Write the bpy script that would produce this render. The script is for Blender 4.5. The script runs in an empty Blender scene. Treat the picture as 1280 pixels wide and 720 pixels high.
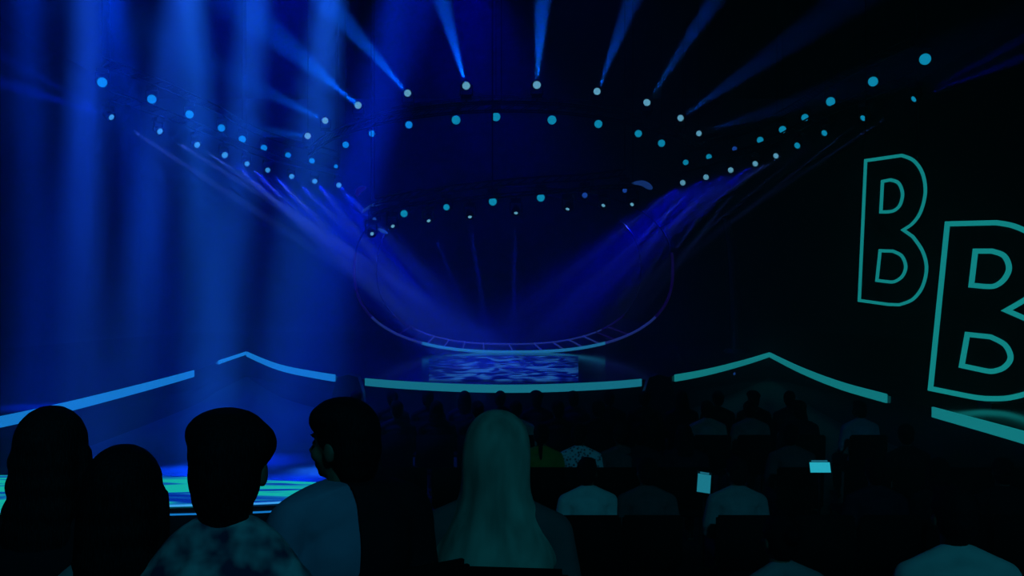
import bpy, bmesh, math, random
from mathutils import Vector, Matrix, Euler
random.seed(7)
SC = bpy.context.scene
COL = SC.collection
F = 1108.0; HZ = 380.0; EYE = 2.65

def W(px, py, d):
    """point seen at photo pixel (px, py) at depth d metres from the eye plane"""
    return Vector(((px-640)/F*d, d, EYE-(py-HZ)/F*d))
def WZ(px, py, z):
    """point seen at pixel lying at height z"""
    d = (EYE-z)*F/(py-HZ)
    return Vector(((px-640)/F*d, d, z))

# ---------------------------------------------------------------- camera
cam = bpy.data.cameras.new('camera'); cam.lens = 36*F/1280; cam.sensor_width = 36
cam.shift_y = 20/1280; cam.clip_end = 200
co = bpy.data.objects.new('camera', cam); COL.objects.link(co)
co.location = (0, 0, EYE); co.rotation_euler = (math.pi/2, 0, 0)
SC.camera = co
# ---------------------------------------------------------------- world, exposure, sampling
w = bpy.data.worlds.new('world'); SC.world = w; w.use_nodes = True
w.node_tree.nodes['Background'].inputs[0].default_value = (0, 0, 0.002, 1)
w.node_tree.nodes['Background'].inputs[1].default_value = 1
SC.view_settings.view_transform = 'Standard'; SC.view_settings.look = 'None'
SC.view_settings.gamma = 1; SC.view_settings.exposure = 0
SC.view_settings.use_curve_mapping = False
SC.cycles.volume_bounces = 0; SC.cycles.max_bounces = 4
SC.cycles.diffuse_bounces = 1; SC.cycles.glossy_bounces = 2
SC.cycles.caustics_reflective = False; SC.cycles.caustics_refractive = False
SC.cycles.sample_clamp_indirect = 1.0; SC.cycles.sample_clamp_direct = 0; SC.cycles.use_adaptive_sampling = False
HAZE = 0.011

def spot(name, loc, target, power, angle, color, blend=0.6, radius=0.1, parent=None):
    l = bpy.data.lights.new(name, 'SPOT'); l.energy = power; l.color = color
    l.spot_size = math.radians(angle); l.spot_blend = blend; l.shadow_soft_size = radius
    o = bpy.data.objects.new(name, l); COL.objects.link(o)
    d = (Vector(target)-Vector(loc)).normalized()
    o.rotation_euler = d.to_track_quat('-Z', 'Y').to_euler()
    o.location = loc
    if parent is not None:
        o.parent = parent; o.matrix_parent_inverse = Matrix.Translation(-Vector(parent.location))
    return o
# wide wash lamps high above the left of the hall: the soft vertical curtains of light
#        px at top, depth, px at bottom, power, angle, colour
CURTAINS = [
 ( 30, 15,   50, .8, 4.5, (0.0, .05, 1)),
 (112, 15,  100, 1.9, 5, (0.01, .09, 1)),
 (262, 14,  120, 1.5, 5, (0.01, .10, 1)),
 (225, 16,  275, 1.9, 5.5, (0.01, .13, 1)),
 (345, 14,  250, 1.8, 5, (0.01, .12, 1)),
 (450, 15,  310, 1.4, 6, (0.01, .12, 1)),
 (415, 17,  400, .7, 5, (0.01, .14, 1)),
 (560, 16,  330, .9, 7, (0.0, .03, 1)),
 (640, 18,  250, .7, 7, (0.0, .02, 1)),
 (190, 18,    0, 0.8, 7, (0.0, .04, 1)),
 (90,  17,  260, 0.9, 6, (0.0, .05, 1)),
]
for (p0, d, p1, s, a, c) in CURTAINS:
    top = W(p0, -300, d)
    spot('wash_light', top, W(p1, 760, d*.8), 300000*s, a, c, 1.0, .2)
# broad dim washes, unseen lamps added to lift the blue of the haze
spot('wash_light', (-7.5, 13, 15.5), (-7.0, 15, 0), 17000, 66, (0, .04, 1), 1.0, .6)
spot('wash_light', (-6.5, 24, 15.5), (-6.8, 24, 0), 24000, 60, (0, .01, 1), 1.0, .6)
spot('wash_light', (-1.5, 34, 16), (-1.5, 34, 0), 9000, 80, (0, 0, 1), 1.0, .6)
spot('wash_light', (0, 18, 16), (0, 20, 2), 1500, 70, (0, 0, 1), 1.0, .6)
# house lights on the audience, from high behind the camera
for hx in (-4.2, 0, 4.2):
    spot('house_light', (2.3+hx*.35, -6, 8), (hx, 6, .8), 760, 26, (0.02, .55, .8), .7, .3)
SPOTS_DONE = True

# ---------------------------------------------------------------- materials
def mat(name, col, rough=.6, metal=0, emit=None, es=1, spec=.3):
    m = bpy.data.materials.new(name); m.use_nodes = True
    b = m.node_tree.nodes['Principled BSDF']
    b.inputs['Base Color'].default_value = (*col, 1)
    b.inputs['Roughness'].default_value = rough
    b.inputs['Metallic'].default_value = metal
    b.inputs['Specular IOR Level'].default_value = spec
    if emit:
        b.inputs['Emission Color'].default_value = (*emit, 1)
        b.inputs['Emission Strength'].default_value = es
        try: m.cycles.emission_sampling = 'NONE'
        except Exception: pass
    return m
def nodes(m): return m.node_tree.nodes, m.node_tree.links, m.node_tree.nodes['Principled BSDF']
def noisy(m, c0, c1, scale=8, kind='noise', bump=0.0, stretch=(1,1,1), lo=.4, hi=.6):
    n, l, b = nodes(m)
    tc = n.new('ShaderNodeTexCoord'); mp = n.new('ShaderNodeMapping'); mp.inputs['Scale'].default_value = stretch
    l.new(tc.outputs['Object'], mp.inputs[0])
    t = n.new('ShaderNodeTexNoise' if kind == 'noise' else 'ShaderNodeTexVoronoi')
    t.inputs['Scale'].default_value = scale; l.new(mp.outputs[0], t.inputs['Vector'])
    r = n.new('ShaderNodeValToRGB'); r.color_ramp.elements[0].position = lo; r.color_ramp.elements[1].position = hi
    r.color_ramp.elements[0].color = (*c0, 1); r.color_ramp.elements[1].color = (*c1, 1)
    l.new(t.outputs[0], r.inputs[0]); l.new(r.outputs[0], b.inputs['Base Color'])
    if bump:
        bp = n.new('ShaderNodeBump'); bp.inputs['Strength'].default_value = bump; bp.inputs['Distance'].default_value = .01
        l.new(t.outputs[0], bp.inputs['Height']); l.new(bp.outputs[0], b.inputs['Normal'])
    return m
M = {}
M['black'] = mat('black_paint', (.004, .004, .005), .5)
M['metal'] = mat('black_metal', (.012, .012, .015), .35, .6)
M['fixture'] = mat('fixture_plastic', (.01, .01, .014), .4)
M['trussblack'] = mat('truss_black', (.002, .002, .003), .9, spec=.05)
M['hallfloor'] = noisy(mat('hall_floor', (.01, .01, .012), .5), (.004, .004, .006), (.012, .012, .015), 3, bump=.1)
M['wall'] = noisy(mat('hall_wall', (.01, .01, .012), .9), (.004, .004, .006), (.01, .01, .013), 2, bump=.1)
M['stage'] = noisy(mat('stage_gloss', (.01, .01, .016), .12, spec=.6), (.006, .006, .012), (.012, .012, .02), 1.2)
M['fascia'] = mat('stage_fascia', (.006, .006, .012), .4)
M['lens_cyan'] = mat('lens_cyan', (0, 0, 0), .3, emit=(.004, .30, .52))
M['lens_blue'] = mat('lens_blue', (0, 0, 0), .3, emit=(.004, .30, .95))
M['lens_white'] = mat('lens_white', (0, 0, 0), .3, emit=(.13, .42, .62))
M['lens_dim'] = mat('lens_dim', (0, 0, 0), .3, emit=(.01, .06, .35))
M['lens_ice'] = mat('lens_ice', (0, 0, 0), .3, emit=(.05, .38, .9))
M['strip_l'] = mat('led_strip_blue', (0, 0, 0), .4, emit=(.008, .20, .62))
M['strip_c'] = mat('led_strip_teal', (0, 0, 0), .4, emit=(.008, .17, .25))
M['strip_r'] = mat('led_strip_green', (0, 0, 0), .4, emit=(.006, .20, .22))
M['neon'] = mat('neon_teal', (0, 0, 0), .4, emit=(.006, .25, .25))
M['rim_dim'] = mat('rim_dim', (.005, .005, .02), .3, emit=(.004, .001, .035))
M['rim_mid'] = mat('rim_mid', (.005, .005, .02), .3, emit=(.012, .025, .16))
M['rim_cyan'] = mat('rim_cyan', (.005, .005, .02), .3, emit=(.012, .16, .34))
M['crescent'] = mat('crescent_light', (.01, .01, .03), .3, emit=(.008, .035, .17))
M['panel'] = mat('letter_panel', (.003, .003, .006), .4)
M['skin'] = noisy(mat('skin', (.16, .09, .06), .55), (.12, .065, .045), (.16, .09, .06), 20, bump=.05)
M['hair'] = noisy(mat('black_hair', (.004, .004, .005), .75, spec=.1), (.002, .002, .003), (.006, .006, .008), 60, stretch=(4,4,.6), bump=.5)
M['trouser'] = mat('dark_trousers', (.008, .008, .012), .9)
M['shoe'] = mat('shoe_leather', (.006, .006, .006), .4)
M['chair'] = mat('chair_fabric', (.003, .003, .004), .9, spec=.1)

# animated water pictures on led floors
def water(name, c0, c1, c2, scale, stretch, p=(.42, .52, .62)):
    m = mat(name, (0, 0, 0), .25, emit=(0, 0, 1))
    n, l, b = nodes(m)
    tc = n.new('ShaderNodeTexCoord'); mp = n.new('ShaderNodeMapping'); mp.inputs['Scale'].default_value = stretch
    l.new(tc.outputs['Object'], mp.inputs[0])
    t = n.new('ShaderNodeTexNoise'); t.inputs['Scale'].default_value = scale; t.inputs['Detail'].default_value = 1.5
    t.inputs['Distortion'].default_value = 1.2
    l.new(mp.outputs[0], t.inputs['Vector'])
    r = n.new('ShaderNodeValToRGB'); e = r.color_ramp.elements
    e[0].position = p[0]; e[0].color = (*c0, 1); e[1].position = p[2]; e[1].color = (*c2, 1)
    k = e.new(p[1]); k.color = (*c1, 1)
    l.new(t.outputs[0], r.inputs[0]); l.new(r.outputs[0], b.inputs['Emission Color'])
    return m
M['water'] = water('water_screen', (0, .001, .05), (.002, .008, .15), (.012, .09, .30), 2.3, (.75, .5, 1), (.40, .5, .63))
_m = M['water']; n, l, b = nodes(_m)
sx = n.new('ShaderNodeSeparateXYZ'); l.new([q for q in n if q.type == 'TEX_COORD'][0].outputs['Object'], sx.inputs[0])
ab = n.new('ShaderNodeMath'); ab.operation = 'ABSOLUTE'; l.new(sx.outputs[0], ab.inputs[0])
mr = n.new('ShaderNodeMapRange'); mr.inputs[1].default_value = 2.7; mr.inputs[2].default_value = 1.1; mr.inputs[3].default_value = .05; mr.inputs[4].default_value = 1.15
l.new(ab.outputs[0], mr.inputs[0]); l.new(mr.outputs[0], b.inputs['Emission Strength'])
M['greenwater'] = water('green_water_screen', (0, .02, .30), (.004, .12, .38), (.006, .45, .34), 1.6, (.45, 2.6, 1), (.33, .43, .51))

# ---------------------------------------------------------------- helpers
def link(name, bm, m, parent=None, smooth=False, loc=None):
    me = bpy.data.meshes.new(name); bm.to_mesh(me); bm.free()
    if smooth:
        for p in me.polygons: p.use_smooth = True
    me.materials.append(m)
    o = bpy.data.objects.new(name, me); COL.objects.link(o)
    if parent is not None: o.parent = parent
    if loc is not None: o.location = loc
    return o
def tag(o, label, cat, group=None, kind=None):
    o['label'] = label; o['category'] = cat
    if group: o['group'] = group
    if kind: o['kind'] = kind
    return o
def struct(o, label=None):
    o['kind'] = 'structure'
    if label: o['label'] = label
    return o
def empty(name, loc=(0, 0, 0), rz=0):
    o = bpy.data.objects.new(name, None); COL.objects.link(o); o.location = loc; o.rotation_euler = (0, 0, rz)
    o.empty_display_size = .2
    return o
def copy_tree(o, parent=None):
    c = o.copy(); COL.objects.link(c)
    if parent is not None: c.parent = parent
    for ch in list(o.children): copy_tree(ch, c)
    return c
def box(bm, lo, hi):
    r = bmesh.ops.create_cube(bm, size=1)
    lo, hi = Vector(lo), Vector(hi); s = hi-lo; c = (hi+lo)/2
    for v in r['verts']: v.co = Vector((v.co.x*s.x+c.x, v.co.y*s.y+c.y, v.co.z*s.z+c.z))
    return r['verts']
def ell(bm, c, r, u=16, v=10, rot=None):
    q = bmesh.ops.create_uvsphere(bm, u_segments=u, v_segments=v, radius=1)
    for x in q['verts']:
        p = Vector((x.co.x*r[0], x.co.y*r[1], x.co.z*r[2]))
        if rot is not None: p = rot @ p
        x.co = p+Vector(c)
def cone(bm, a, b, ra, rb, n=12, caps=True):
    a, b = Vector(a), Vector(b); d = b-a
    q = bmesh.ops.create_cone(bm, cap_ends=caps, segments=n, radius1=ra, radius2=rb, depth=d.length)
    R = d.to_track_quat('Z', 'Y').to_matrix()
    for x in q['verts']: x.co = R @ x.co+(a+b)/2
def cap(bm, a, b, ra, rb, n=12):
    cone(bm, a, b, ra, rb, n); ell(bm, a, (ra,)*3, n, 8); ell(bm, b, (rb,)*3, n, 8)
def tube(bm, pts, r, n=6, closed=False):
    pts = [Vector(p) for p in pts]; N = len(pts); rings = []
    for i, p in enumerate(pts):
        a = pts[i-1] if (i or closed) else p; b = pts[(i+1) % N] if (i < N-1 or closed) else p
        t = (b-a).normalized()
        up = Vector((0, 0, 1)) if abs(t.z) < .95 else Vector((0, 1, 0))
        s = t.cross(up).normalized(); u = s.cross(t)
        rr = r if not callable(r) else r(i/(N-1))
        rings.append([bm.verts.new(p+(s*math.cos(k*2*math.pi/n)+u*math.sin(k*2*math.pi/n))*rr) for k in range(n)])
    for i in range(N if closed else N-1):
        A, B = rings[i], rings[(i+1) % N]
        for k in range(n): bm.faces.new((A[k], A[(k+1) % n], B[(k+1) % n], B[k]))
    if not closed:
        bm.faces.new(rings[0][::-1]); bm.faces.new(rings[-1])
def lerp_pts(pts, n):
    """Catmull-Rom through 2-tuples/vectors"""
    P = [Vector(p) for p in pts]; out = []
    for i in range(len(P)-1):
        p0 = P[max(i-1, 0)]; p1 = P[i]; p2 = P[i+1]; p3 = P[min(i+2, len(P)-1)]
        for k in range(n):
            t = k/n
            out.append(.5*((2*p1)+(p2-p0)*t+(2*p0-5*p1+4*p2-p3)*t*t+(3*p1-p0-3*p2+p3)*t**3))
    out.append(P[-1]); return out
def remesh(bm, voxel, name, smooth_it=2):
    me = bpy.data.meshes.new(name); bm.to_mesh(me); bm.free()
    o = bpy.data.objects.new('tmp', me); COL.objects.link(o)
    r = o.modifiers.new('r', 'REMESH'); r.mode = 'VOXEL'; r.voxel_size = voxel
    s = o.modifiers.new('s', 'SMOOTH'); s.iterations = smooth_it; s.factor = .6
    bpy.context.view_layer.update()
    dg = bpy.context.evaluated_depsgraph_get()
    out = bpy.data.meshes.new_from_object(o.evaluated_get(dg)); out.name = name
    bpy.data.objects.remove(o)
    for p in out.polygons: p.use_smooth = True
    return out
def meshobj(name, me, m, parent):
    if not me.materials: me.materials.append(m)
    o = bpy.data.objects.new(name, me); COL.objects.link(o); o.parent = parent
    return o
def with_mat(o, m):
    o.data = o.data.copy(); o.data.materials.clear(); o.data.materials.append(m); return o

# ---------------------------------------------------------------- the hall
def slab(name, lo, hi, m):
    bm = bmesh.new(); box(bm, lo, hi); return struct(link(name, bm, m))
slab('floor', (-26, -10, -.2), (26, 62, 0), M['hallfloor'])
slab('ceiling', (-26, -10, 17), (26, 62, 17.2), M['wall'])
slab('wall_left', (-26.2, -10, 0), (-26, 62, 17), M['wall'])
slab('wall_right', (26, -10, 0), (26.2, 62, 17), M['wall'])
slab('wall_back', (-26, 62, 0), (26, 62.2, 17), M['wall'])
slab('wall_front', (-26, -10.2, 0), (26, -10, 17), M['wall'])
# seating terraces that carry the near rows
for i, (y0, y1, z) in enumerate(((-3, 2.45, 1.05), (2.45, 3.3, .93), (3.3, 5, .55))):
    bm = bmesh.new(); box(bm, (-9, y0, 0), (9, y1, z)); o = struct(link('terrace_%d' % (i+1), bm, M['hallfloor']))

# haze filling the hall
bm = bmesh.new(); box(bm, (-25.9, -9.9, .01), (25.9, 61.9, 16.95))
hm = bpy.data.materials.new('haze'); hm.use_nodes = True
hn = hm.node_tree.nodes; hn.remove(hn['Principled BSDF'])
vs = hn.new('ShaderNodeVolumeScatter'); vs.inputs['Density'].default_value = HAZE; vs.inputs['Color'].default_value = (1, 1, 1, 1); vs.inputs['Anisotropy'].default_value = .55
hm.node_tree.links.new(vs.outputs[0], hn['Material Output'].inputs['Volume'])
tag(link('stage_haze', bm, hm), 'thin blue-lit stage haze hanging through the whole hall', 'haze', kind='stuff')

# ---------------------------------------------------------------- stage
ST = .9
left_wing = [(-160, 551), (0, 522.5), (130, 493), (243, 463.5), (272, 452), (308, 440)]
centre = [(308, 440), (345, 455), (390, 465), (455, 474), (540, 480), (630, 482.5), (720, 480.5), (800, 475), (870, 465), (925, 452), (962, 441)]
right_wing = [(962, 441), (1000, 459), (1050, 478), (1110, 494.5), (1165, 510), (1280, 541), (1420, 582)]
edge = []
for seg in (left_wing, centre, right_wing):
    e = lerp_pts([WZ(x, y, ST) for x, y in seg], 24)
    edge += e if not edge else e[1:]
bm = bmesh.new()
L, R = edge[0], edge[-1]
poly = [Vector((p.x, p.y, ST)) for p in edge]+[Vector((20, R.y, ST)), Vector((20, 56, ST)), Vector((-20, 56, ST)), Vector((-20, L.y, ST))]
f = bm.faces.new([bm.verts.new(p) for p in poly])
g = bmesh.ops.extrude_face_region(bm, geom=[f])
for v in g['geom']:
    if isinstance(v, bmesh.types.BMVert): v.co.z = 0.0
bmesh.ops.recalc_face_normals(bm, faces=bm.faces)
bmesh.ops.triangulate(bm, faces=[x for x in bm.faces if len(x.verts) > 4])
stage = struct(link('stage_floor', bm, M['stage']), 'glossy black stage with two pointed inner corners')

def ribbon(name, xr, m, z0, z1, label, off=.05, th=.06):
    src = SEGS[0] if xr[1] <= 308.5 else SEGS[1] if xr[1] <= 962.5 else SEGS[2]
    pts = [p for p in lerp_pts([WZ(x, y, ST) for x, y in src], 24) if xr[0] <= 640+p.x*F/p.y <= xr[1]]
    bm = bmesh.new(); prev = None
    for i, p in enumerate(pts):
        a = pts[max(i-1, 0)]; b = pts[min(i+1, len(pts)-1)]
        t = (b-a); t.z = 0; t.normalize(); nrm = Vector((t.y, -t.x, 0))
        q = [bm.verts.new(Vector((p.x, p.y, z))+nrm*o_) for o_, z in ((off-th+.02, z0), (off, z0), (off, z1), (off-th+.02, z1))]
        if prev:
            for k in range(4): bm.faces.new((prev[k], prev[(k+1) % 4], q[(k+1) % 4], q[k]))
        else: bm.faces.new(q[::-1])
        prev = q
    bm.faces.new(prev); bmesh.ops.recalc_face_normals(bm, faces=bm.faces)
    return tag(link(name, bm, m), label, 'light strip')
SEGS = (left_wing, centre, right_wing)
z0, z1 = ST-.14, ST+.03
ribbon('led_strip', (-160, 243), M['strip_l'], z0, z1, 'long sky-blue light strip on the left stage wing, running out of frame')
ribbon('led_strip', (271, 307), M['strip_l'], z0+.06, z1, 'short blue light strip just left of the left stage point')
ribbon('led_strip', (309, 421), M['strip_l'], z0, z1, 'blue light strip curving down from the left stage point')
ribbon('led_strip', (455, 802), M['strip_c'], z0, z1, 'longest teal light strip along the bowed middle of the stage front')
ribbon('led_strip', (842, 961), M['strip_r'], z0, z1, 'teal light strip curving up to the right stage point')
ribbon('led_strip', (963, 1110), M['strip_r'], z0, z1, 'green-teal light strip falling right from the right stage point')
ribbon('led_strip', (1166, 1420), M['strip_r'], z0, z1, 'green-teal light strip under the large letter B at the right edge')

# low glossy ledges in front of the stage corners; glowing edge imitates the strip reflection
def ledge(seg, label, m):
    pts = lerp_pts([WZ(x, y, .62) for x, y in seg], 6)
    bm = bmesh.new(); prev = None
    for i, p in enumerate(pts):
        q = [bm.verts.new(v) for v in (Vector((p.x, p.y, .55)), Vector((p.x, p.y-.12, .55)), Vector((p.x, p.y-.12, .62)), Vector((p.x, p.y, .62)))]
        if prev:
            for k in range(4): bm.faces.new((prev[k], prev[(k+1) % 4], q[(k+1) % 4], q[k]))
        else: bm.faces.new(q[::-1])
        prev = q
    bm.faces.new(prev)
    bmesh.ops.recalc_face_normals(bm, faces=bm.faces)
    t = empty('stage_step', pts[0]*0)
    link('nosing_sheen_glow', bm, m, t)  # emissive edge, the strip's sheen put in as glow
    bm = bmesh.new(); prev = None
    for p in pts:
        q = [bm.verts.new(v) for v in (Vector((p.x, p.y+.3, 0)), Vector((p.x, p.y-.1, 0)), Vector((p.x, p.y-.1, .545)), Vector((p.x, p.y+.3, .545)))]
        if prev:
            for k in range(4): bm.faces.new((prev[k], prev[(k+1) % 4], q[(k+1) % 4], q[k]))
        else: bm.faces.new(q[::-1])
        prev = q
    bm.faces.new(prev); bmesh.ops.recalc_face_normals(bm, faces=bm.faces)
    link('tread', bm, M['fascia'], t)
    tag(t, label, 'step')
ledge([(338, 460), (365, 468), (402, 476)], 'low step with a dim blue glow standing for the strip reflection left of centre', M['crescent'])
ledge([(850, 476), (885, 473), (918, 465)], 'low step with a dim blue glow standing for the strip reflection right of centre', M['crescent'])

# stand-ins for two unidentified dark domes: hooded monitor boxes before the strip
def hood(px, py, label):
    d = 17.6; p = W(px, py, d)
    t = empty('hooded_prop', (p.x, p.y, 0))
    bm = bmesh.new(); box(bm, (-.30, -.2, 0), (.30, .2, .6)); link('cabinet', bm, M['black'], t)
    bm = bmesh.new()
    prof = [(-.34, .6), (-.3, .9), (-.2, p.z-.06), (0, p.z), (.2, p.z-.06), (.3, .9), (.34, .6)]
    A = [bm.verts.new((x, -.22, z)) for x, z in prof]; B = [bm.verts.new((x*.9, .22, z)) for x, z in prof]
    for k in range(6): bm.faces.new((A[k], A[k+1], B[k+1], B[k]))
    bm.faces.new(A[::-1]); bm.faces.new(B); link('hood', bm, M['fixture'], t)
    bm = bmesh.new(); box(bm, (-.24, .2, .66), (.24, .24, .95)); link('screen', bm, M['panel'], t)  # blank panel on the made-up box
    tag(t, label, 'prop')
hood(437, 467, 'black hooded monitor box standing in for a dark dome before the strip gap left of centre')
hood(822, 467, 'black hooded monitor box standing in for a dark dome before the strip gap right of centre')

# water floor screen, made of panels
nx, ny = 6, 8
scr = empty('floor_screen', (0, 0, ST))
for j in range(ny):
    for i in range(nx):
        def corner(u, v):
            py = 443+(477.5-443)*(1-(1-v)**2.0) if False else None
            d = 29.5+(20.2-29.5)*v
            xl = (536-640)/F*d; xr = (723-640)/F*d
            xl -= 0
            return Vector((xl+(xr-xl)*u, d, 0))
        c = [corner(i/nx, j/ny), corner((i+1)/nx, j/ny), corner((i+1)/nx, (j+1)/ny), corner(i/nx, (j+1)/ny)]
        m_ = sum(c, Vector())/4
        bm = bmesh.new(); vv = [bm.verts.new(m_+(q-m_)*.997+Vector((0, 0, z))) for z in (.005, .02) for q in c]
        bm.faces.new(vv[4:][::-1]); 
        for k in range(4): bm.faces.new((vv[k], vv[(k+1) % 4], vv[4+(k+1) % 4], vv[4+k]))
        bmesh.ops.recalc_face_normals(bm, faces=bm.faces)
        link('screen_panel', bm, M['water'], scr)
tag(scr, 'blue rippling-water light floor of square panels in the middle of the stage', 'screen')
# few bright fragments on the stage front lip over the water
# ---------------------------------------------------------------- oval light portal
def sup(cx, cy, a, bb, th, e):
    c, s = math.cos(th), math.sin(th)
    return cx+a*math.copysign(abs(c)**(2/e), c), cy+bb*math.copysign(abs(s)**(2/e), s)
DP, DB = 31.8, 36.5
def front(th): x, y = sup(642, 337, 199, 103, th, 2.5); return W(x, y, DP)
def back(th): x, y = sup(636, 337, 165, 93, th, 2.5); return W(x, y, DB)
portal = empty('oval_portal', (0, DP, ST))
def pt(p): return Vector(p)-portal.location
def arc(fn, a0, a1, n, m, r, name):
    bm = bmesh.new(); tube(bm, [pt(fn(math.radians(a0+(a1-a0)*k/n))) for k in range(n+1)], r, 8)
    return link(name, bm, m, portal, True)
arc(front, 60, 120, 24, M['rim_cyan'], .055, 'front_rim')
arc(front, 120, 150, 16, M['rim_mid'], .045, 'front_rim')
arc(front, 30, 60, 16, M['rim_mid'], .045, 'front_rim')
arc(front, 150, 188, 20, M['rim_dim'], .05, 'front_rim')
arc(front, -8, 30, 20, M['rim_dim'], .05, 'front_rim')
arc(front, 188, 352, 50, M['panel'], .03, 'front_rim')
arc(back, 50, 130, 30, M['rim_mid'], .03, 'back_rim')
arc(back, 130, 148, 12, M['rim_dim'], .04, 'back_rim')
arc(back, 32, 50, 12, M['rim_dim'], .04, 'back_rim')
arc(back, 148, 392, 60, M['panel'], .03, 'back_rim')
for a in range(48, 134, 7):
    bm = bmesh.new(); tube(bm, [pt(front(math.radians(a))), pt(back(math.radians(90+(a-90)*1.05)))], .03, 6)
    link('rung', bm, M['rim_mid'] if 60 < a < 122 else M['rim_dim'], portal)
# deck of the portal (dark glossy shell between rims)
bm = bmesh.new(); pr = None
for k in range(25):
    a = math.radians(35+110*k/24); q = [bm.verts.new(pt(front(a))*1.0+Vector((0, .05, -.03))), bm.verts.new(pt(back(a))+Vector((0, 0, -.03)))]
    if pr: bm.faces.new((pr[0], pr[1], q[1], q[0]))
    pr = q
link('shell', bm, M['panel'], portal, True)
tag(portal, 'large dark oval light tunnel standing at the back of the stage', 'stage set')
# glowing crescents near the upper ends of the oval
def crescent(pts, d, r, label, m=M['crescent']):
    bm = bmesh.new(); P = lerp_pts([pt(W(x, y, d)) for x, y in pts], 6)
    tube(bm, P, lambda t: r*(.25+math.sin(math.pi*min(max(t, .02), .98))), 8)
    o = link('crescent_light', bm, m, portal, True); o['label'] = label
crescent([(453, 266), (461, 259), (475, 254), (492, 251)], 31.8, .045, 'thin pale blue crescent light')
crescent([(446, 246), (449, 238), (458, 234)], 31.8, .09, 'faint blue crescent light', M['rim_dim'])
crescent([(790, 229), (803, 229), (812, 234), (814, 237)], 31.8, .09, 'short blue crescent light')
crescent([(473, 286), (479, 289), (485, 292)], 31.8, .05, 'slanted blue tube light', M['lens_dim'])

# slim curved pylons at the stage sides
for (px, lab) in ((915, 'tall slim dark pylon rising behind the right stage curve'),):
    s = 1 if px > 640 else -1
    P = lerp_pts([W(px+s*6, 442, 33), W(px+s*4, 380, 33), W(px, 320, 33), W(px-s*8, 270, 33)], 8)
    P[0].z = ST
    base = P[0].copy(); bm = bmesh.new(); tube(bm, [p-base for p in P], lambda t: .28*(1-.5*t), 10)
    t = empty('stage_pylon', base); link('column', bm, M['stage'], t, True)
    bm = bmesh.new(); cone(bm, (0, 0, 0), (0, 0, .08), .5, .42, 20); link('foot', bm, M['metal'], t)
    tag(t, lab, 'pylon')

# ---------------------------------------------------------------- near platform with green water light
def curve_pts(seg, z): return lerp_pts([WZ(x, y, z) for x, y in seg], 8)
pf = empty('water_platform', (0, 0, 0))
fr = curve_pts([(-150, 645), (0, 639), (100, 635.5), (200, 632), (330, 628.5), (400, 623), (430, 618)], .9)
bk = curve_pts([(-150, 597), (0, 594), (100, 593.5), (200, 594.5), (330, 600), (400, 603), (430, 605)], .9)
bm = bmesh.new(); N = len(fr)
fv = [bm.verts.new(p) for p in fr]; bv = [bm.verts.new(p) for p in bk]
fv2 = [bm.verts.new(Vector((p.x, p.y, .885))) for p in fr]; bv2 = [bm.verts.new(Vector((p.x, p.y, .885))) for p in bk]
for i in range(N-1):
    bm.faces.new((fv[i], fv[i+1], bv[i+1], bv[i])); bm.faces.new((fv[i], fv2[i], fv2[i+1], fv[i+1])); bm.faces.new((bv[i+1], bv2[i+1], bv2[i], bv[i]))
bmesh.ops.recalc_face_normals(bm, faces=bm.faces)
link('light_deck', bm, M['greenwater'], pf)
bm = bmesh.new(); tube(bm, [p+Vector((0, -.02, .0)) for p in fr], .009, 6); link('edge_light', bm, M['lens_ice'], pf)
bm = bmesh.new(); pr = None
for i in range(N):
    a, b_ = fr[i], bk[i]
    q = [bm.verts.new(v) for v in (Vector((a.x, a.y-.03, .88)), Vector((a.x, a.y-.03, 0)), Vector((b_.x, b_.y, 0)), Vector((b_.x, b_.y, .88)))]
    if pr:
        for k in range(4): bm.faces.new((pr[k], pr[(k+1) % 4], q[(k+1) % 4], q[k]))
    else: bm.faces.new(q[::-1])
    pr = q
bm.faces.new(pr); bmesh.ops.recalc_face_normals(bm, faces=bm.faces); link('base', bm, M['fascia'], pf)
bm = bmesh.new(); tube(bm, [Vector((p.x, p.y-.05, .83)) for p in fr], .008, 6); link('lower_edge_light', bm, M['strip_l'], pf)
tag(pf, 'low platform glowing with green and blue rippling light at left', 'platform')

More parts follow.
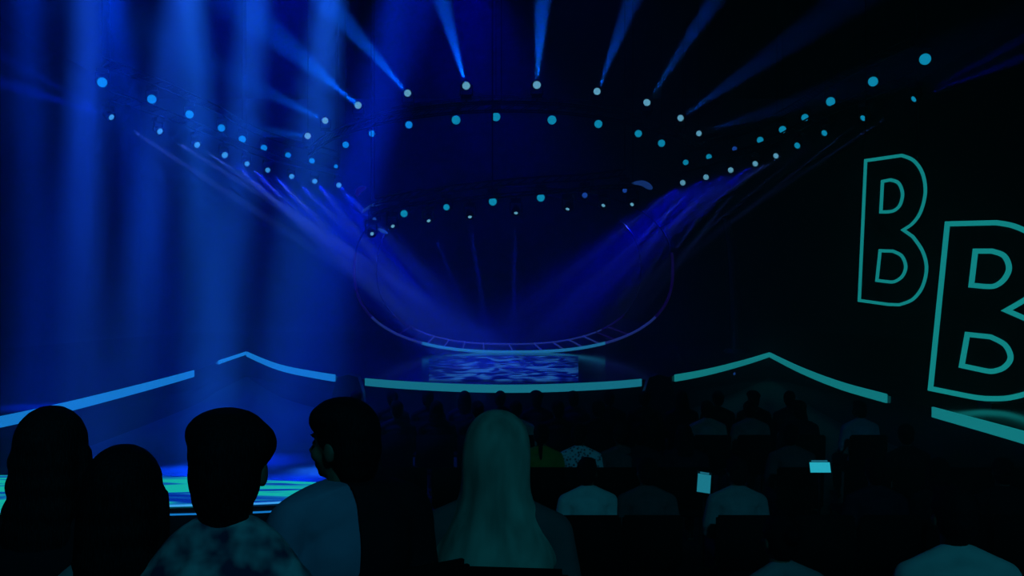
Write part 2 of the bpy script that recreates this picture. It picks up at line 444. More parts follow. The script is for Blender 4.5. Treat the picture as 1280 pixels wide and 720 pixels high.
# ---------------------------------------------------------------- outlined letters
def tri_plane(px, py, P0, n):
    r = Vector(((px-640)/F, 1, -(py-HZ)/F)); o = Vector((0, 0, EYE))
    return o+r*((P0-o).dot(n)/r.dot(n))
def letter(d, ref, yaw, outer, inners, wid, label, hang):
    P0 = W(ref[0], ref[1], d); n = Vector((math.sin(yaw), -math.cos(yaw), 0))
    base = Vector((P0.x, P0.y, P0.z))
    t = empty('outlined_letter', base)
    def tube_flat(pts, name, smooth_n):
        P = [tri_plane(x, y, P0, n)-base for x, y in pts]
        bm = bmesh.new(); N = len(P); rings = []
        for i in range(N):
            a, p, b_ = P[i-1], P[i], P[(i+1) % N]
            t1 = (p-a).normalized(); t2 = (b_-p).normalized(); tt = (t1+t2).normalized()
            s = tt.cross(n).normalized(); k = wid/2/max(.35, s.dot(t1.cross(n).normalized()))
            rings.append([bm.verts.new(p+s*k*u+n*v) for u, v in ((-1, 0), (1, 0), (1, .05), (-1, .05))])
        for i in range(N):
            A, B = rings[i], rings[(i+1) % N]
            for k in range(4): bm.faces.new((A[k], A[(k+1) % 4], B[(k+1) % 4], B[k]))
        bmesh.ops.recalc_face_normals(bm, faces=bm.faces)
        link(name, bm, M['neon'], t)
        return P
    Po = tube_flat(outer, 'outer_outline', 0)
    for q in inners: tube_flat(q, 'inner_outline', 0)
    bm = bmesh.new()
    A = [bm.verts.new(p-n*.01) for p in Po]; B = [bm.verts.new(p-n*.16) for p in Po]
    fa = bm.faces.new(A); fb = bm.faces.new(B[::-1])
    for i in range(len(A)): bm.faces.new((A[i-1], B[i-1], B[i], A[i]))
    bmesh.ops.recalc_face_normals(bm, faces=bm.faces)
    bmesh.ops.triangulate(bm, faces=[fa, fb])
    link('letter_body', bm, M['panel'], t)
    c = sum(Po, Vector())/len(Po); lo = min(p.z for p in Po)
    if hang:
        bm = bmesh.new()
        for q in (Po[0], Po[8]): tube(bm, [q-n*.08, Vector((q.x-n.x*.08, q.y-n.y*.08, 16.95-base.z))], .012, 5)
        link('suspension_cable', bm, M['metal'], t)
    else:
        bm = bmesh.new(); box(bm, (c.x-.5, c.y+.05, ST-base.z), (c.x+.5, c.y+.5, ST-base.z+.06))
        box(bm, (c.x-.08, c.y+.2, ST-base.z), (c.x+.08, c.y+.3, c.z))
        link('stand', bm, M['metal'], t)
    tag(t, label, 'letter sign')
def cr(pts, n=5): return [(p.x, p.y) for p in lerp_pts([Vector((x, y, 0)) for x, y in pts], n)]
def D(x0, y0, x1, y1, pts):   # stem top, stem bottom then bowl points back up
    return [(x0, y0)]+pts+[(x1, y1)]
outer1 = [(1082, 201)]+cr([(1127, 194.5), (1142, 201), (1153, 217), (1156.5, 240), (1151, 264), (1141, 279), (1129, 287.5)])+cr([(1141, 296), (1153, 314), (1158, 335), (1153, 358), (1141, 374), (1124, 381)])+[(1110, 380.5), (1074, 375.5)]
in1a = [(1103, 227)]+cr([(1113, 225), (1123, 229), (1128, 242), (1125, 256), (1118, 263), (1110, 265)])+[(1101, 265)]
in1b = [(1100, 313.5)]+cr([(1116, 314), (1127, 320), (1132, 333), (1128, 345), (1118, 352), (1108, 352)])+[(1096, 350.5)]
letter(20, (1082, 201), math.radians(-18), outer1, [in1a, in1b], .068, 'smaller teal outlined letter B, the farther left of the two', True)
outer2 = [(1184, 280)]+cr([(1245, 278.5), (1268, 283), (1292, 296), (1312, 325), (1305, 355), (1285, 372), (1258, 388)])+cr([(1290, 402), (1316, 428), (1318, 460), (1295, 486), (1262, 497), (1232, 498)])+cr([(1222, 497), (1205, 494), (1163, 485.5)], 2)
in2a = [(1219, 314)]+cr([(1240, 314), (1255, 320), (1261, 335), (1255, 349), (1243, 357.5), (1230, 358)])+[(1214, 356.5)]
in2b = [(1209, 418)]+cr([(1238, 421), (1256, 431), (1263, 447), (1255, 459), (1241, 464), (1230, 463)])+[(1202, 457)]
letter(15.5, (1184, 280), math.radians(-22), outer2, [in2a, in2b], .085, 'larger teal outlined letter B cut by the right edge of view', False)

# ---------------------------------------------------------------- moving head lamps
def fixture_proto():
    t = empty('moving_head_lamp')
    bm = bmesh.new(); box(bm, (-.17, -.12, .30), (.17, .12, .42)); box(bm, (-.03, -.03, .42), (.03, .03, .52)); link('base', bm, M['fixture'], t)
    bm = bmesh.new(); box(bm, (-.21, -.04, -.05), (-.18, .04, .30)); box(bm, (.18, -.04, -.05), (.21, .04, .30)); box(bm, (-.21, -.04, .27), (.21, .04, .30)); link('yoke', bm, M['metal'], t)
    bm = bmesh.new(); cone(bm, (0, 0, .2), (0, 0, -.08), .10, .165, 20); link('head', bm, M['fixture'], t, True)
    bm = bmesh.new(); ell(bm, (0, 0, 0), (1, 1, .55), 20, 10)
    bmesh.ops.delete(bm, geom=[v for v in bm.verts if v.co.z > .01], context='VERTS')
    link('lens', bm, M['lens_cyan'], t, True)
    return t
FP = fixture_proto(); used = [False]
LENS = {}
lens_me = [c for c in FP.children if c.name.startswith('lens')][0].data
def lens_mesh(k):
    if k not in LENS:
        m = lens_me.copy(); m.materials.clear(); m.materials.append(M[k]); LENS[k] = m
    return LENS[k]
LAMPS = []
def lamp(px, py, d, size, kind, target, label, group, beam=None, stand=False):
    t = FP if not used[0] else copy_tree(FP); used[0] = True
    p = W(px, py, d); t.location = p
    dr = (Vector(target)-p).normalized(); q = dr.to_track_quat('-Z', 'Y')
    rz = math.atan2(dr.x, -dr.y) if abs(dr.x)+abs(dr.y) > .01 else 0
    for c in t.children:
        n = c.name.split('.')[0]
        if n == 'head': c.rotation_euler = q.to_euler()
        elif n == 'lens':
            c.rotation_euler = q.to_euler(); r = size/2*d/F
            c.data = lens_mesh(kind); c.scale = (r, r, r); c.location = dr*.07
            if kind[:5] == 'lens_' and r > .17: pass
        else: c.rotation_euler = (math.pi if stand else 0, 0, rz)
    tag(t, label, 'stage lamp', group)
    if beam:
        for (tg, power, ang, colr) in beam:
            dd = (Vector(tg)-p).normalized()
            spot('beam_light', p+dd*.35, tg, power*2.0, ang, colr, .5, .02 if ang < 2.5 else .05, t)
    LAMPS.append(p); return t
ORD = ['first', 'second', 'third', 'fourth', 'fifth', 'sixth', 'seventh', 'eighth', 'ninth', 'tenth', 'eleventh']
H = 7.0
def dh(py, h=H): return h*F/(HZ-py)
# A: top arc, beams thrown up over the audience
A = [(385, 170, 8, 322, 163, .25), (407, 151, 8, 320, 108, .5), (448, 132, 9, 372, 68, 1), (510, 117, 9, 425, 20, 1.2), (583, 108, 10, 545, -25, 1.3), (671, 107, 10, 680, -25, 1.1), (746, 115, 9, 796, -15, .5), (808, 129, 9, 900, -10, .5), (850, 148, 8, 950, 78, .16), (873, 167, 7, 975, 135, .07)]
for i, (x, y, s, tx, ty, b) in enumerate(A):
    d = dh(y); tg = W(tx, ty, d-9)
    lamp(x, y, d, s, 'lens_white', tg, 'whitish lamp with upward beam, %s from the left on the top arc' % ORD[i], 'lamps on the top arc', [(tg, 19000*b, 3.6, (0, .10, 1))], stand=True)
# B: second arc of cyan lamps
B = [(432, 181, 8), (465, 167, 8), (511, 156, 9), (570, 150, 11), (620, 146, 11), (690, 150, 11), (748, 155, 10), (798, 167, 9), (827, 179, 9)]
for i, (x, y, s) in enumerate(B):
    lamp(x, y, dh(y), s, 'lens_blue' if x < 520 else 'lens_cyan', (0, 4, 3.5), 'round cyan lamp, %s from the left on the second arc' % ORD[i], 'lamps on the second arc')
# C/D left upper and lower rows
CL = [(128, 103, 12), (190, 124, 11), (237, 143, 10), (277, 160, 9), (303, 174, 9), (330, 185, 8), (360, 194, 7), (390, 201, 7), (420, 208, 5)]
for i, (x, y, s) in enumerate(CL):
    lamp(x, y, dh(y), s, 'lens_blue', (-3, 0, 3), 'sky-blue round lamp, %s from the left in the left upper row' % ORD[i], 'lamps of the left upper row')
DL = [(137, 145), (198, 163), (245, 180), (280, 193), (308, 204), (334, 212), (364, 220), (393, 226), (423, 231)]
for i, (x, y) in enumerate(DL):
    d = dh(CL[i][1])
    tg = W(640, 450, 25)
    tg = W(random.uniform(570, 700), random.uniform(450, 475), 24)
    bm_ = [(tg, (46000, 42000, 36000, 28000, 22000, 16000, 11000, 10000, 10000)[i], 2.6, (.05, .14, 1))]
    if i == 0: bm_ += [(W(0, 103, d-6), 9000, 4, (0, .02, 1)), (W(0, 68, d-6), 7000, 3, (0, .02, 1))]
    if i > 2: bm_ += [(W(640, 500, 24), 6000, 9, (0, .01, 1))]
    lamp(x, y, d, 8 if i < 4 else 6.5, 'lens_ice', tg, 'small ice-blue lamp with thin beam, %s from left in left lower row' % ORD[i], 'lamps of the left lower row', bm_)
CR = [(1156, 74, 14), (1091, 102, 12), (1038, 127, 11), (1006, 147, 9), (978, 162, 9), (950, 175, 8), (918, 186, 6), (886, 196, 7), (857, 203, 7)]
for i, (x, y, s) in enumerate(CR):
    lamp(x, y, dh(y), s, 'lens_cyan' if i != 6 else 'lens_dim', (3, 0, 3), 'green-cyan round lamp, %s from the right in the right upper row' % ORD[i], 'lamps of the right upper row')
DR = [(1145, 122), (1081, 146), (1032, 165), (998, 181), (971, 194), (945, 204), (914, 212), (883, 221), (854, 228)]
for i, (x, y) in enumerate(DR):
    d = dh(CR[i][1]); tg = W(random.uniform(560, 700), random.uniform(450, 475), 24)
    bm_ = [(tg, (9000, 8000, 8000, 7000, 7000, 6500, 7000, 8000, 8000)[i], 1.6, (.08, .16, 1))]
    if i == 0: bm_ += [(W(1290, 68, d-5), 4000, 3, (0, 0, 1)), (W(1290, 42, d-5), 3000, 3, (0, 0, 1))]
    if i > 4:
        bm_ += [(W(700, 520, 24), 6000, 1.4, (.08, .16, 1)), (W(640, 440, 24), 4500, 9, (0, 0, 1))]
    lamp(x, y, d, 8 if i < 4 else 7, 'lens_white' if i > 3 else 'lens_cyan', tg, 'small pale lamp with thin beam, %s from the right in the right lower row' % ORD[i], 'lamps of the right lower row', bm_)
# E/F centre oval
DE = 43
E = [(468, 274, 5, 'lens_dim'), (505, 267, 9, 'lens_cyan'), (558, 259, 8, 'lens_cyan'), (616, 252, 10, 'lens_cyan'), (676, 247, 10, 'lens_cyan'), (731, 244, 7, 'lens_dim'), (781, 238, 6, 'lens_dim')]
for i, (x, y, s, k) in enumerate(E):
    lamp(x, y, 30.2, s, k, (0, 3, 2.6), 'round %s lamp, %s from left in the line over the middle stage' % ('dim blue' if k == 'lens_dim' else 'cyan', ORD[i]), 'round lamps over the middle stage')
G = [(464, 291, 490, 322), (490, 281, 522, 335), (535, 274, 562, 340), (587, 269, 598, 345), (645, 264, 643, 345), (710, 259, 690, 345), (755, 255, 728, 310), (791, 254, 762, 300)]
for i, (x, y, tx, ty) in enumerate(G):
    d = 29.6; tg = W(tx, ty, d-1.5)
    lamp(x, y, d, 5, 'lens_white', tg, 'tiny white lamp with faint beam, %s from left under the round lamps' % ORD[i], 'tiny lamps over the middle stage', [(tg, (9000, 12000, 14000, 20000, 20000, 3000, 1500, 4000)[i], 3.2, (.0, .02, 1))])

# trusses carrying the lamps
def truss(pts, label, up=.52, w_=.28, hangers=True):
    P = [Vector(p)+Vector((0, 0, up)) for p in pts]
    P = lerp_pts(P, 4)
    c = P[len(P)//2].copy(); P = [p-c for p in P]
    t = empty('lighting_truss', c)
    offs = [Vector((0, 0, 0)), Vector((0, .0, w_)), Vector((0, w_, w_)), Vector((0, w_, 0))]
    for o_ in offs:
        bm = bmesh.new(); tube(bm, [p+o_ for p in P], .025, 6); link('chord', bm, M['trussblack'], t, True)
    bm = bmesh.new()
    for i in range(len(P)-1):
        tube(bm, [P[i], P[i+1]+offs[1]], .012, 4); tube(bm, [P[i+1]+offs[2], P[i]+offs[3]], .012, 4)
        tube(bm, [P[i]+offs[1], P[i+1]+offs[2]], .012, 4)
    o = link('lattice', bm, M['trussblack'], t); o['kind'] = 'stuff'
    for i in (0, len(P)//2, len(P)-1):
        bm = bmesh.new(); tube(bm, [P[i]+offs[1], Vector((P[i].x, P[i].y, 16.97-c.z))], .015, 5); link('hoist_chain', bm, M['trussblack'], t)
    tag(t, label, 'truss')
truss([W(x, y, dh(y)) for x, y, *_ in A], 'dark curved truss carrying the lamps of the top arc', up=-.80)
truss([W(x, y, dh(y)) for x, y, *_ in B], 'dark curved truss carrying the cyan lamps of the second arc')
truss([W(x, y, dh(y)) for x, y, *_ in CL], 'dark truss carrying the left upper row of lamps')
truss([W(x, y, dh(CL[i][1])) for i, (x, y) in enumerate(DL)], 'dark truss carrying the left lower row of lamps', hangers=False)
truss([W(x, y, dh(y)) for x, y, *_ in CR], 'dark truss carrying the right upper row of lamps')
truss([W(x, y, dh(CR[i][1])) for i, (x, y) in enumerate(DR)], 'dark truss carrying the right lower row of lamps')
truss([W(x, y, 30.2) for x, y, *_ in E], 'dark truss over the middle of the stage carrying round lamps', w_=.2)
truss([W(x, y, 29.6) for x, y, *_ in G], 'dark truss over the middle of the stage carrying tiny lamps', w_=.1)

# ---------------------------------------------------------------- people
def body_bm(hyaw=0, htilt=0, infl=0, what='all'):
    bm = bmesh.new()
    HR = Matrix.Translation((0, .0, 1.1)) @ Matrix.Rotation(hyaw, 4, 'Z') @ Matrix.Rotation(htilt, 4, 'Y') @ Matrix.Translation((0, 0, -1.1))
    # torso
    ell(bm, (0, -.02, .56), (.165, .125, .13)); ell(bm, (0, -.03, .72), (.145, .105, .16))
    ell(bm, (0, -.03, .89), (.17, .115, .16)); ell(bm, (0, -.04, .97), (.19, .09, .075))
    for s in (-1, 1):
        cap(bm, (s*.04, -.03, 1.06), (s*.17, -.035, .995), .05, .055)
        cap(bm, (s*.185, -.03, .985), (s*.235, .0, .72), .058, .043)
        cap(bm, (s*.235, .0, .72), (s*.15, .23, .635), .042, .028)
        # hand on the thigh
        ell(bm, (s*.14, .275, .628), (.042, .05, .017))
        for k, (fx, fl) in enumerate(((-.03, .062), (-.010, .075), (.011, .07), (.031, .055))):
            a = Vector((s*.14+fx, .31, .628)); b = a+Vector((fx*.15, fl*.55, .002)); c = b+Vector((0, fl*.45, -.02))
            cap(bm, a, b, .0085, .008, 8); cap(bm, b, c, .008, .0065, 8)
        a = Vector((s*.14-s*.035, .265, .628)); b = a+Vector((-s*.03, .03, 0)); cap(bm, a, b, .012, .0095, 8); cap(bm, b, b+Vector((-s*.008, .028, -.008)), .0095, .007, 8)
        cap(bm, (s*.09, .02, .53), (s*.12, .42, .52), .085, .06); cap(bm, (s*.12, .42, .51), (s*.12, .40, .1), .055, .035)
        cap(bm, (s*.12, .38, .045), (s*.13, .54, .03), .038, .028)
    cap(bm, (0, -.02, 1.04), (0, .0, 1.14), .058, .052)
    # head
    n0 = len(bm.verts); bm.verts.ensure_lookup_table(); old = set(bm.verts)
    ell(bm, (0, .0, 1.245), (.074, .092, .098)); ell(bm, (0, .03, 1.19), (.058, .062, .075)); ell(bm, (0, .065, 1.145), (.028, .025, .022))
    cone(bm, (0, .088, 1.235), (0, .118, 1.195), .008, .015, 8); ell(bm, (0, .112, 1.197), (.014, .012, .010))
    ell(bm, (0, .093, 1.168), (.024, .008, .006)); ell(bm, (0, .091, 1.157), (.020, .008, .006))
    ell(bm, (0, .083, 1.252), (.055, .012, .008))
    for s in (-1, 1):
        ell(bm, (s*.028, .082, 1.228), (.014, .012, .010)); ell(bm, (s*.076, -.005, 1.215), (.012, .020, .032)); ell(bm, (s*.045, .062, 1.20), (.02, .02, .022))
    for v in bm.verts:
        if v not in old: v.co = HR @ v.co
    return bm, HR
def shirt_bm(sleeve=.72, loose=.012):
    bm = bmesh.new(); e = loose
    ell(bm, (0, -.02, .56), (.165+e, .125+e, .10)); ell(bm, (0, -.03, .70), (.150+e, .110+e, .17))
    ell(bm, (0, -.03, .89), (.172+e, .118+e, .16)); ell(bm, (0, -.04, .97), (.19+e, .09+e, .07+e))
    cap(bm, (0, -.03, 1.04), (0, -.02, 1.075), .064, .062)
    for s in (-1, 1):
        cap(bm, (s*.04, -.03, 1.06), (s*.17, -.035, .995), .052+e, .057+e)
        cap(bm, (s*.185, -.03, .985), (s*.225, -.01, .78), .060+e, .056+e)
        if sleeve: cap(bm, (s*.225, -.01, .78), (s*.235, .0, .72), .05, .05); cap(bm, (s*.235, .0, .72), (s*.165, .2, .65), .05, .038)
    return bm
def trouser_bm():
    bm = bmesh.new(); ell(bm, (0, -.02, .54), (.178, .14, .12))
    for s in (-1, 1):
        cap(bm, (s*.09, .02, .53), (s*.12, .42, .52), .096, .072); cap(bm, (s*.12, .42, .51), (s*.12, .40, .13), .068, .055)
    return bm
def shoe_bm():
    bm = bmesh.new()
    for s in (-1, 1):
        ell(bm, (s*.12, .40, .055), (.046, .065, .055)); ell(bm, (s*.13, .50, .04), (.046, .09, .04)); box(bm, (s*.125-.042, .34, 0), (s*.125+.042, .57, .02))
    return bm
def hair_bm(style):
    bm = bmesh.new()
    ell(bm, (0, -.014, 1.262), (.088, .098, .098)); ell(bm, (0, -.035, 1.215), (.082, .078, .08))
    if style == 'short': ell(bm, (0, .03, 1.315), (.07, .06, .035)); ell(bm, (0, -.05, 1.165), (.062, .045, .04))
    if style == 'thick': 
        ell(bm, (-.01, -.0, 1.305), (.092, .09, .06)); ell(bm, (.035, .0, 1.28), (.07, .085, .06)); ell(bm, (0, -.045, 1.17), (.072, .055, .06)); ell(bm, (-.05, .02, 1.30), (.05, .06, .05)); ell(bm, (0, -.04, 1.12), (.058, .04, .04))
    if style == 'long':
        for k in range(5):
            z = 1.22-k*.06; ell(bm, (0, -.055-.006*k, z), (.088+.004*k, .055, .06))
        for s in (-1, 1): cap(bm, (s*.075, -.01, 1.23), (s*.088, -.03, 1.0), .03, .026)
    if style == 'bun': ell(bm, (0, -.12, 1.27), (.045, .04, .042)); ell(bm, (0, -.05, 1.17), (.06, .04, .04))
    if style == 'ponytail': ell(bm, (0, -.11, 1.24), (.03, .03, .03)); cap(bm, (0, -.125, 1.22), (0, -.15, 1.0), .028, .014)
    return bm
BODY = {}
def body_mesh(hy, ht, fine):
    k = (round(hy, 2), round(ht, 2), fine)
    if k not in BODY:
        bm, HR = body_bm(hy, ht); BODY[k] = (remesh(bm, .0065 if fine else .016, 'body', 1), HR)
    return BODY[k]
GEO = {}
def geo(key, fn, vox, it=2):
    if key not in GEO: GEO[key] = remesh(fn(), vox, key, it)
    return GEO[key]
MATV = {}
def mesh_with(me, m):
    k = (me.name, m.name)
    if k not in MATV:
        c = me.copy(); c.materials.clear(); c.materials.append(m); MATV[k] = c
    return MATV[k]
def shaped(me, slim, slope, lift):
    k = (me.name, slim, slope, lift)
    if k not in MATV:
        c = me.copy()
        for v in c.vertices:
            p = v.co; f_ = min(1, max(0, (1.13-p.z)/.08)); g_ = min(1, max(0, (p.z-.6)/.3))
            z = p.z-f_*g_*slope*max(0, abs(p.x)-.05)+f_*g_*lift
            p.x *= 1-(1-slim)*f_*g_; p.z = z
        MATV[k] = c
    return MATV[k]
def person(loc, yaw, hair, shirt, label, group=None, hyaw=0, htilt=0, fine=False, extra=None, scale=1.0, shape=None):
    sh_ = (lambda me: shaped(me, *shape)) if shape else (lambda me: me)
    t = empty('person', loc, yaw); t.scale = (scale,)*3
    me, HR = body_mesh(hyaw, htilt, fine)
    meshobj('body', mesh_with(sh_(me), M['skin']), M['skin'], t)
    meshobj('shirt', mesh_with(sh_(geo('shirt', lambda: shirt_bm(), .011)), shirt), shirt, t)
    meshobj('trousers', mesh_with(geo('trousers', trouser_bm, .014), M['trouser']), M['trouser'], t)
    meshobj('shoes', mesh_with(geo('shoes', shoe_bm, .01), M['shoe']), M['shoe'], t)
    if hair:
        h = meshobj('hair', mesh_with(geo('hair_'+hair, lambda: hair_bm(hair), .008 if fine else .011), M['hair']), M['hair'], t)
        if hair == 'long': h.rotation_euler = (0, 0, 0); R_ = HR
        h.matrix_basis = HR
    if extra: extra(t)
    tag(t, label, 'person', group)
    return t

# shirt cloths
def cloth(name, c): return noisy(mat(name, c, .9, spec=.1), tuple(v*.75 for v in c), c, 7, bump=.15, lo=.3, hi=.7)
S = {
 'black': cloth('black_cloth', (.008, .008, .012)), 'navy': cloth('navy_cloth', (.012, .014, .03)),
 'white': cloth('white_cloth', (.7, .7, .72)), 'pale': cloth('pale_cloth', (.45, .45, .45)), 'grey': cloth('grey_cloth', (.22, .22, .24)),
 'olive': cloth('olive_cloth', (.22, .25, .05)), 'dim': cloth('charcoal_cloth', (.08, .08, .09)), 'bluish': cloth('bluish_cloth', (.22, .22, .34)), 'sky': cloth('blue_cloth', (.2, .35, .5)),
}
S['mottled'] = noisy(mat('mottled_shirt', (.4, .4, .45), .9), (.02, .03, .08), (.32, .38, .42), 15, bump=.2, lo=.36, hi=.66)
S['floral'] = noisy(mat('floral_shirt', (.4, .4, .45), .9), (.02, .02, .05), (.7, .7, .8), 30, kind='voronoi', bump=.2, lo=.2, hi=.5)
S['check'] = noisy(mat('check_shirt', (.3, .3, .3), .9), (.01, .01, .02), (.4, .4, .5), 45, bump=.1, lo=.5, hi=.56)
S['hijab'] = noisy(mat('headscarf_cloth', (.25, .3, .26), .85), (.10, .13, .11), (.27, .32, .27), 9, bump=.3, stretch=(1.5, 1.5, .5), lo=.3, hi=.7)

# chairs
def chair_proto():
    t = empty('audience_chair')
    bm = bmesh.new(); box(bm, (-.23, -.20, .40), (.23, .24, .45)); bmesh.ops.bevel(bm, geom=bm.edges[:], offset=.015, segments=2, affect='EDGES'); link('seat', bm, M['chair'], t, True)
    bm = bmesh.new(); vs = box(bm, (-.245, -.27, .50), (.245, -.22, .94))
    for v in vs:
        if v.co.z > .7: v.co.y -= .04
    bmesh.ops.bevel(bm, geom=bm.edges[:], offset=.018, segments=2, affect='EDGES'); link('backrest', bm, M['chair'], t, True)
    for sx in (-1, 1):
        for sy in (-1, 1):
            bm = bmesh.new()
            if sy < 0: tube(bm, [(sx*.21, -.24, 0), (sx*.21, -.21, .42), (sx*.21, -.24, .6)], .012, 6)
            else: tube(bm, [(sx*.21, .22, 0), (sx*.21, .2, .42)], .012, 6)
            link('leg', bm, M['metal'], t)
    return t
CP = chair_proto(); cu = [False]
def chair(x, y, z, label, group, rz=0):
    t = CP if not cu[0] else copy_tree(CP); cu[0] = True
    t.location = (x, y, z); t.rotation_euler = (0, 0, rz); tag(t, label, 'chair', group); return t

# rows of the far block.  row: depth, {pixel: (shirt, hair, label)}
NTH = ['first', 'second', 'third', 'fourth', 'fifth', 'sixth', 'seventh', 'eighth', 'ninth', 'tenth', 'eleventh', 'twelfth', 'thirteenth', 'fourteenth', 'fifteenth', 'sixteenth', 'seventeenth', 'eighteenth', 'nineteenth', 'twentieth', 'twenty-first', 'twenty-second', 'twenty-third']
HN = {'short': 'short hair', 'thick': 'thick hair', 'bun': 'a bun', 'long': 'long hair', 'ponytail': 'a ponytail'}
HAIRS = ['short', 'thick', 'bun', 'long', 'short', 'ponytail']
ROWS = {
 'fourth': (12.95, {}),
 'third': (11.6, {645: ('pale', 'short', 'person in pale shirt just behind and right of the headscarf top'),
        890: ('pale', 'short', 'person in pale shirt below the right hooded monitor box, third row'),
        945: ('grey', 'bun', 'person in grey shirt right beside the pale shirt, third row'),
        1085: ('sky', 'short', 'person in blue shirt alone in the third row at far right')}),
 'second': (9.3, {678: ('olive', 'ponytail', 'person in olive shirt, dark ponytail parting the back'),
        727: ('floral', 'short', 'person in blue and white patterned shirt beside the olive shirt'),
        780: ('dim', 'bun', 'person in charcoal shirt right of the patterned shirt'),
        805: ('navy', 'short', 'person in navy shirt two places right of the patterned shirt'),
        862: ('navy', 'long', 'long-haired person in navy left of the tilted lit monitor'),
        1000: ('dim', 'short', 'person in charcoal beside the brightest small monitor')}),
 'front': (7.2, {738: ('white', 'short', 'person with broad pale shoulders right of the headscarf, front row'),
        815: ('dim', 'short', 'person in charcoal shirt next to the broad pale shoulders'),
        932: ('grey', 'short', 'person in grey shirt at the lit end of the nearest floor row')}),
}
wrd = {'front': 'nearest', 'second': 'second', 'third': 'third', 'fourth': 'farthest'}
for rn, (d, ppl) in ROWS.items():
    pitch = .54
    i0 = int(-1.9/pitch) if d < 8 else int(-2.4/pitch)
    xs = sorted((p-640)/F*d for p in ppl)
    lim = (1035-640)/F*d if d > 12.5 else (1140-640)/F*d if d > 11 else .578*d+.2
    slots = []
    x = (-1.25 if d < 8 else -.18*d)
    slots = []
    while x < lim:
        slots.append([x, None]); x += pitch
    for p, dat in ppl.items():
        xx = (p-640)/F*d
        k = min((s for s in slots if s[1] is None), key=lambda s: abs(s[0]-xx)); k[0] = xx; k[1] = dat
    slots.sort(key=lambda s: s[0])
    occ = [s[0] for s in slots if s[1]]
    slots = [s for s in slots if s[1] or all(abs(s[0]-o) > .49 for o in occ)]
    # keep chairs from running into each other
    last = -99; keep = []
    for s in slots:
        if s[1] is None and s[0]-last < .495: continue
        keep.append(s); last = s[0]
    for j, (x, dat) in enumerate(keep):
        chair(x, d+.26, 0, 'black audience chair, %s from the left in the %s floor row' % (NTH[j], wrd[rn]), 'black chairs of the %s floor row' % wrd[rn])
        if dat:
            sh, hr, lab = dat
            person((x, d+.30, 0), random.uniform(-.1, .1), hr, S[sh], lab, None, hyaw=random.choice((0, .35, -.35)))
        elif (random.random() < .75 or rn == 'fourth') and not (d < 10 and (abs(x*F/d+640-1025) < 62 or abs(x*F/d+640-885) < 40 or (d > 9 and x*F/d > 510))):
            person((x, d+.30, 0), random.uniform(-.1, .1), HAIRS[(j*5+len(rn)) % 6], S['black' if (j+len(rn)) % 3 else 'navy'],
                   'dark-clothed spectator with %s, on the %s chair from the left, %s floor row' % (HN[HAIRS[(j*5+len(rn)) % 6]], NTH[j], wrd[rn]), 'dark-clothed spectators of the %s floor row' % wrd[rn], hyaw=random.choice((0, .35, -.35)))

# near people on the terraces
def near(px, top, d, z, **k):
    # seated head top (hair) is 1.36 above the floor it sits on
    x = (px-640)/F*d
    return (x, d, z)
def nchair(loc, label): chair(loc[0], loc[1]-.04, loc[2], label, None)
T1, T2, T3 = 1.05, .93, .55
def headscarf(t):
    bm = bmesh.new(); prev = None
    rings = [(1.385, .01, .01, -.01), (1.378, .045, .05, -.01), (1.35, .082, .09, -.012), (1.31, .104, .112, -.016), (1.26, .113, .122, -.02), (1.21, .115, .122, -.024), (1.16, .112, .116, -.028),
             (1.11, .116, .112, -.034), (1.06, .138, .118, -.038), (1.01, .175, .13, -.04), (.96, .208, .14, -.042), (.92, .222, .148, -.044), (.90, .225, .150, -.044)]
    n = 48
    for i, (z, a, b_, yo) in enumerate(rings):
        u = i/len(rings); ring = []
        for k in range(n):
            th = 2*math.pi*k/n; f_ = 1+(.045*math.sin(5*th+6*u)+.025*math.sin(11*th-4*u))*min(1, u*1.6)
            ring.append(bm.verts.new((a*math.cos(th)*f_, yo+b_*math.sin(th)*f_, z+.012*math.sin(3*th+1)*u)))
        if prev:
            for k in range(n): bm.faces.new((prev[k], prev[(k+1) % n], ring[(k+1) % n], ring[k]))
        else: bm.faces.new(ring[::-1])
        prev = ring
    # open the front for the face
    bmesh.ops.delete(bm, geom=[f for f in bm.faces if f.calc_center_median().y > .06 and 1.13 < f.calc_center_median().z < 1.31 and abs(f.calc_center_median().x) < .065], context='FACES')
    bmesh.ops.recalc_face_normals(bm, faces=bm.faces)
    o = link('headscarf', bm, S['hijab'], t, True)
    s = o.modifiers.new('s', 'SOLIDIFY'); s.thickness = .004
    s = o.modifiers.new('b', 'SUBSURF'); s.levels = 1; s.render_levels = 2
def jacket(t):
    me = shaped(geo('jacket', lambda: shirt_bm(loose=.03), .011), *SHP[3]).copy()
    bm = bmesh.new(); bm.from_mesh(me)
    bmesh.ops.delete(bm, geom=[v for v in bm.verts if v.co.x < -.035 or (v.co.x < .02 and v.co.y > 0)], context='VERTS')
    o = link('jacket', bm, S['black'], t, True)
    q = o.modifiers.new('s', 'SOLIDIFY'); q.thickness = .006
SHP = {0: (.9, .25, 0), 1: (.9, .3, 0), 2: (.84, .45, .03), 3: (.95, .25, .075)}
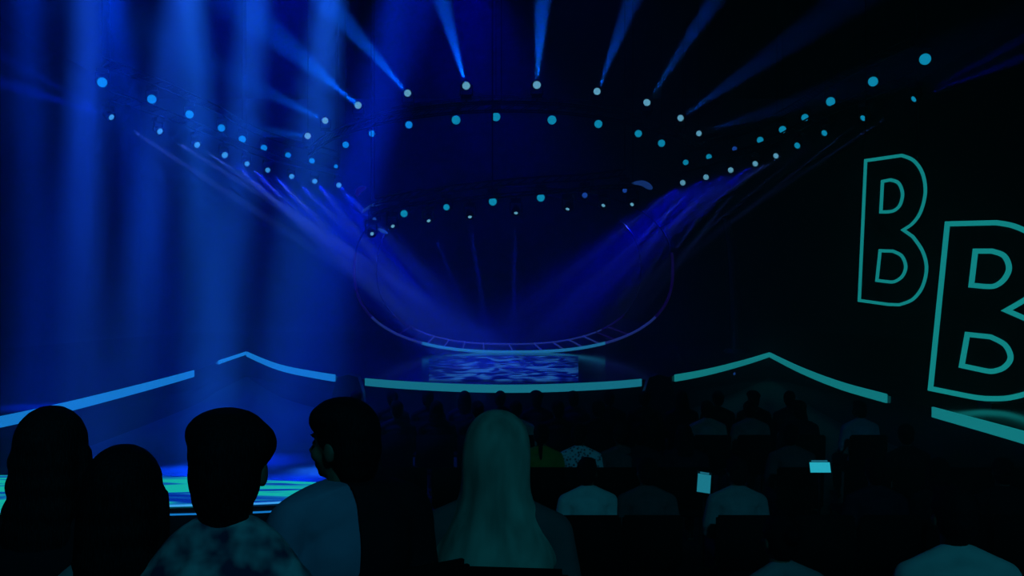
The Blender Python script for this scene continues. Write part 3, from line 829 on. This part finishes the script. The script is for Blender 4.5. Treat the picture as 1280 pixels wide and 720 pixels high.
# far-left pair with long black hair
loc = near(67, 516, 2.25, T1); loc = (loc[0], 2.15, T1)
P = [
 # px, d, floor z, yaw, hair, shirt, scale, hyaw, htilt, extra, label
 (67, 2.3, 1.03, 0, 'long', 'black', 1.0, 0, 0, None, 'long-haired spectator in black at the far left, farther of two'),
 (156, 2.08, .965, .1, 'long', 'grey', 1.0, 0, 0, None, 'long-haired spectator nearer the camera at left, before the green platform'),
 (288, 2.02, 1.05, -.05, 'thick', 'mottled', 1.0, 0, .0, None, 'thick-haired spectator in mottled light and dark shirt, left of centre'),
 (431, 2.55, 1.02, .6, 'thick', 'bluish', 1.0, .5, 0, jacket, 'spectator in pale shirt with dark jacket over the right shoulder, head turned left'),
]
for i_, (px, d, z, yaw, hr, sh, sc, hy, ht, ex, lab) in enumerate(P):
    x = (px-640)/F*d
    person((x, d, z), yaw, hr, S[sh], lab, None, hyaw=hy, htilt=ht, fine=True, extra=ex, scale=sc, shape=SHP[i_])
    chair(x, d-.04, z, 'black chair under the '+lab.split(',')[0].replace('spectator ', 'spectator, '), None, yaw)
x = (621-640)/F*2.95
person((x, 2.95, .93-.015), -.1, None, S['dim'], 'spectator in grey-green headscarf at the centre, seen from behind', fine=True, extra=headscarf)
chair(x, 2.91, .93, 'black chair under the spectator in the headscarf', None, -.1)
x = (1192-640)/F*3.6
person((x, 3.6, .56), 0, 'short', S['pale'], 'spectator with pale shoulders at the bottom right of view', fine=True)
chair(x, 3.56, .55, 'black chair under the spectator at the bottom right', None)
x = (974-640)/F*3.9
person((x, 3.9, .56), .3, 'bun', S['grey'], 'spectator in grey top with a bun, near the bottom right of centre', fine=True, scale=.86)
chair(x, 3.86, .55, 'black chair under the spectator with a bun', None, .3)

# small glowing props on slim stands, made up for unexplained cyan patches between seats
M['patch_glow'] = mat('cyan_patch_glow', (0, 0, 0), .3, emit=(.02, .42, .55))
M['patch_glow_half'] = mat('cyan_patch_glow_half', (0, 0, 0), .3, emit=(.01, .18, .25))
M['patch_glow_dim'] = mat('cyan_patch_glow_dim', (0, 0, 0), .3, emit=(.01, .12, .18))
def prop(px, py, d, w_, h, tilt, label, m):
    p = W(px, py, d); t = empty('small_prop', (p.x, p.y, 0)); R_ = Matrix.Translation((0, 0, p.z)) @ Matrix.Rotation(tilt, 4, 'Y') @ Matrix.Rotation(math.radians(-20), 4, 'X')
    def add(bm, n, mm): bm.transform(R_); link(n, bm, mm, t)
    bm = bmesh.new(); box(bm, (-w_/2-.008, 0, -h/2-.008), (w_/2+.008, .012, h/2+.008)); bmesh.ops.bevel(bm, geom=bm.edges[:], offset=.003, segments=2, affect='EDGES'); add(bm, 'case', M['fixture'])
    bm = bmesh.new(); box(bm, (-w_/2, -.002, -h/2), (w_/2, .001, h/2-.02)); add(bm, 'screen', M[m])  # made-up glowing face for a cyan patch
    bm = bmesh.new(); box(bm, (-w_/2+.02, -.003, h/2-.016), (w_/2-.02, .001, h/2)); add(bm, 'glow_header', M['patch_glow_dim'])
    bm = bmesh.new(); cone(bm, (0, .02, .01), (0, .02, p.z), .012, .010, 10); link('pole', bm, M['metal'], t, True)
    bm = bmesh.new(); cone(bm, (0, .02, 0), (0, .02, .015), .11, .10, 20); link('foot', bm, M['metal'], t)
    tag(t, label, 'prop')
prop(1025, 583, 8.75, .20, .12, 0, 'brightest small made-up glowing cyan monitor on a slim stand between the floor rows, at right', 'patch_glow')
prop(880, 603, 8.75, .13, .20, .15, 'tilted small made-up glowing monitor on a slim stand right of the person in navy', 'patch_glow_half')
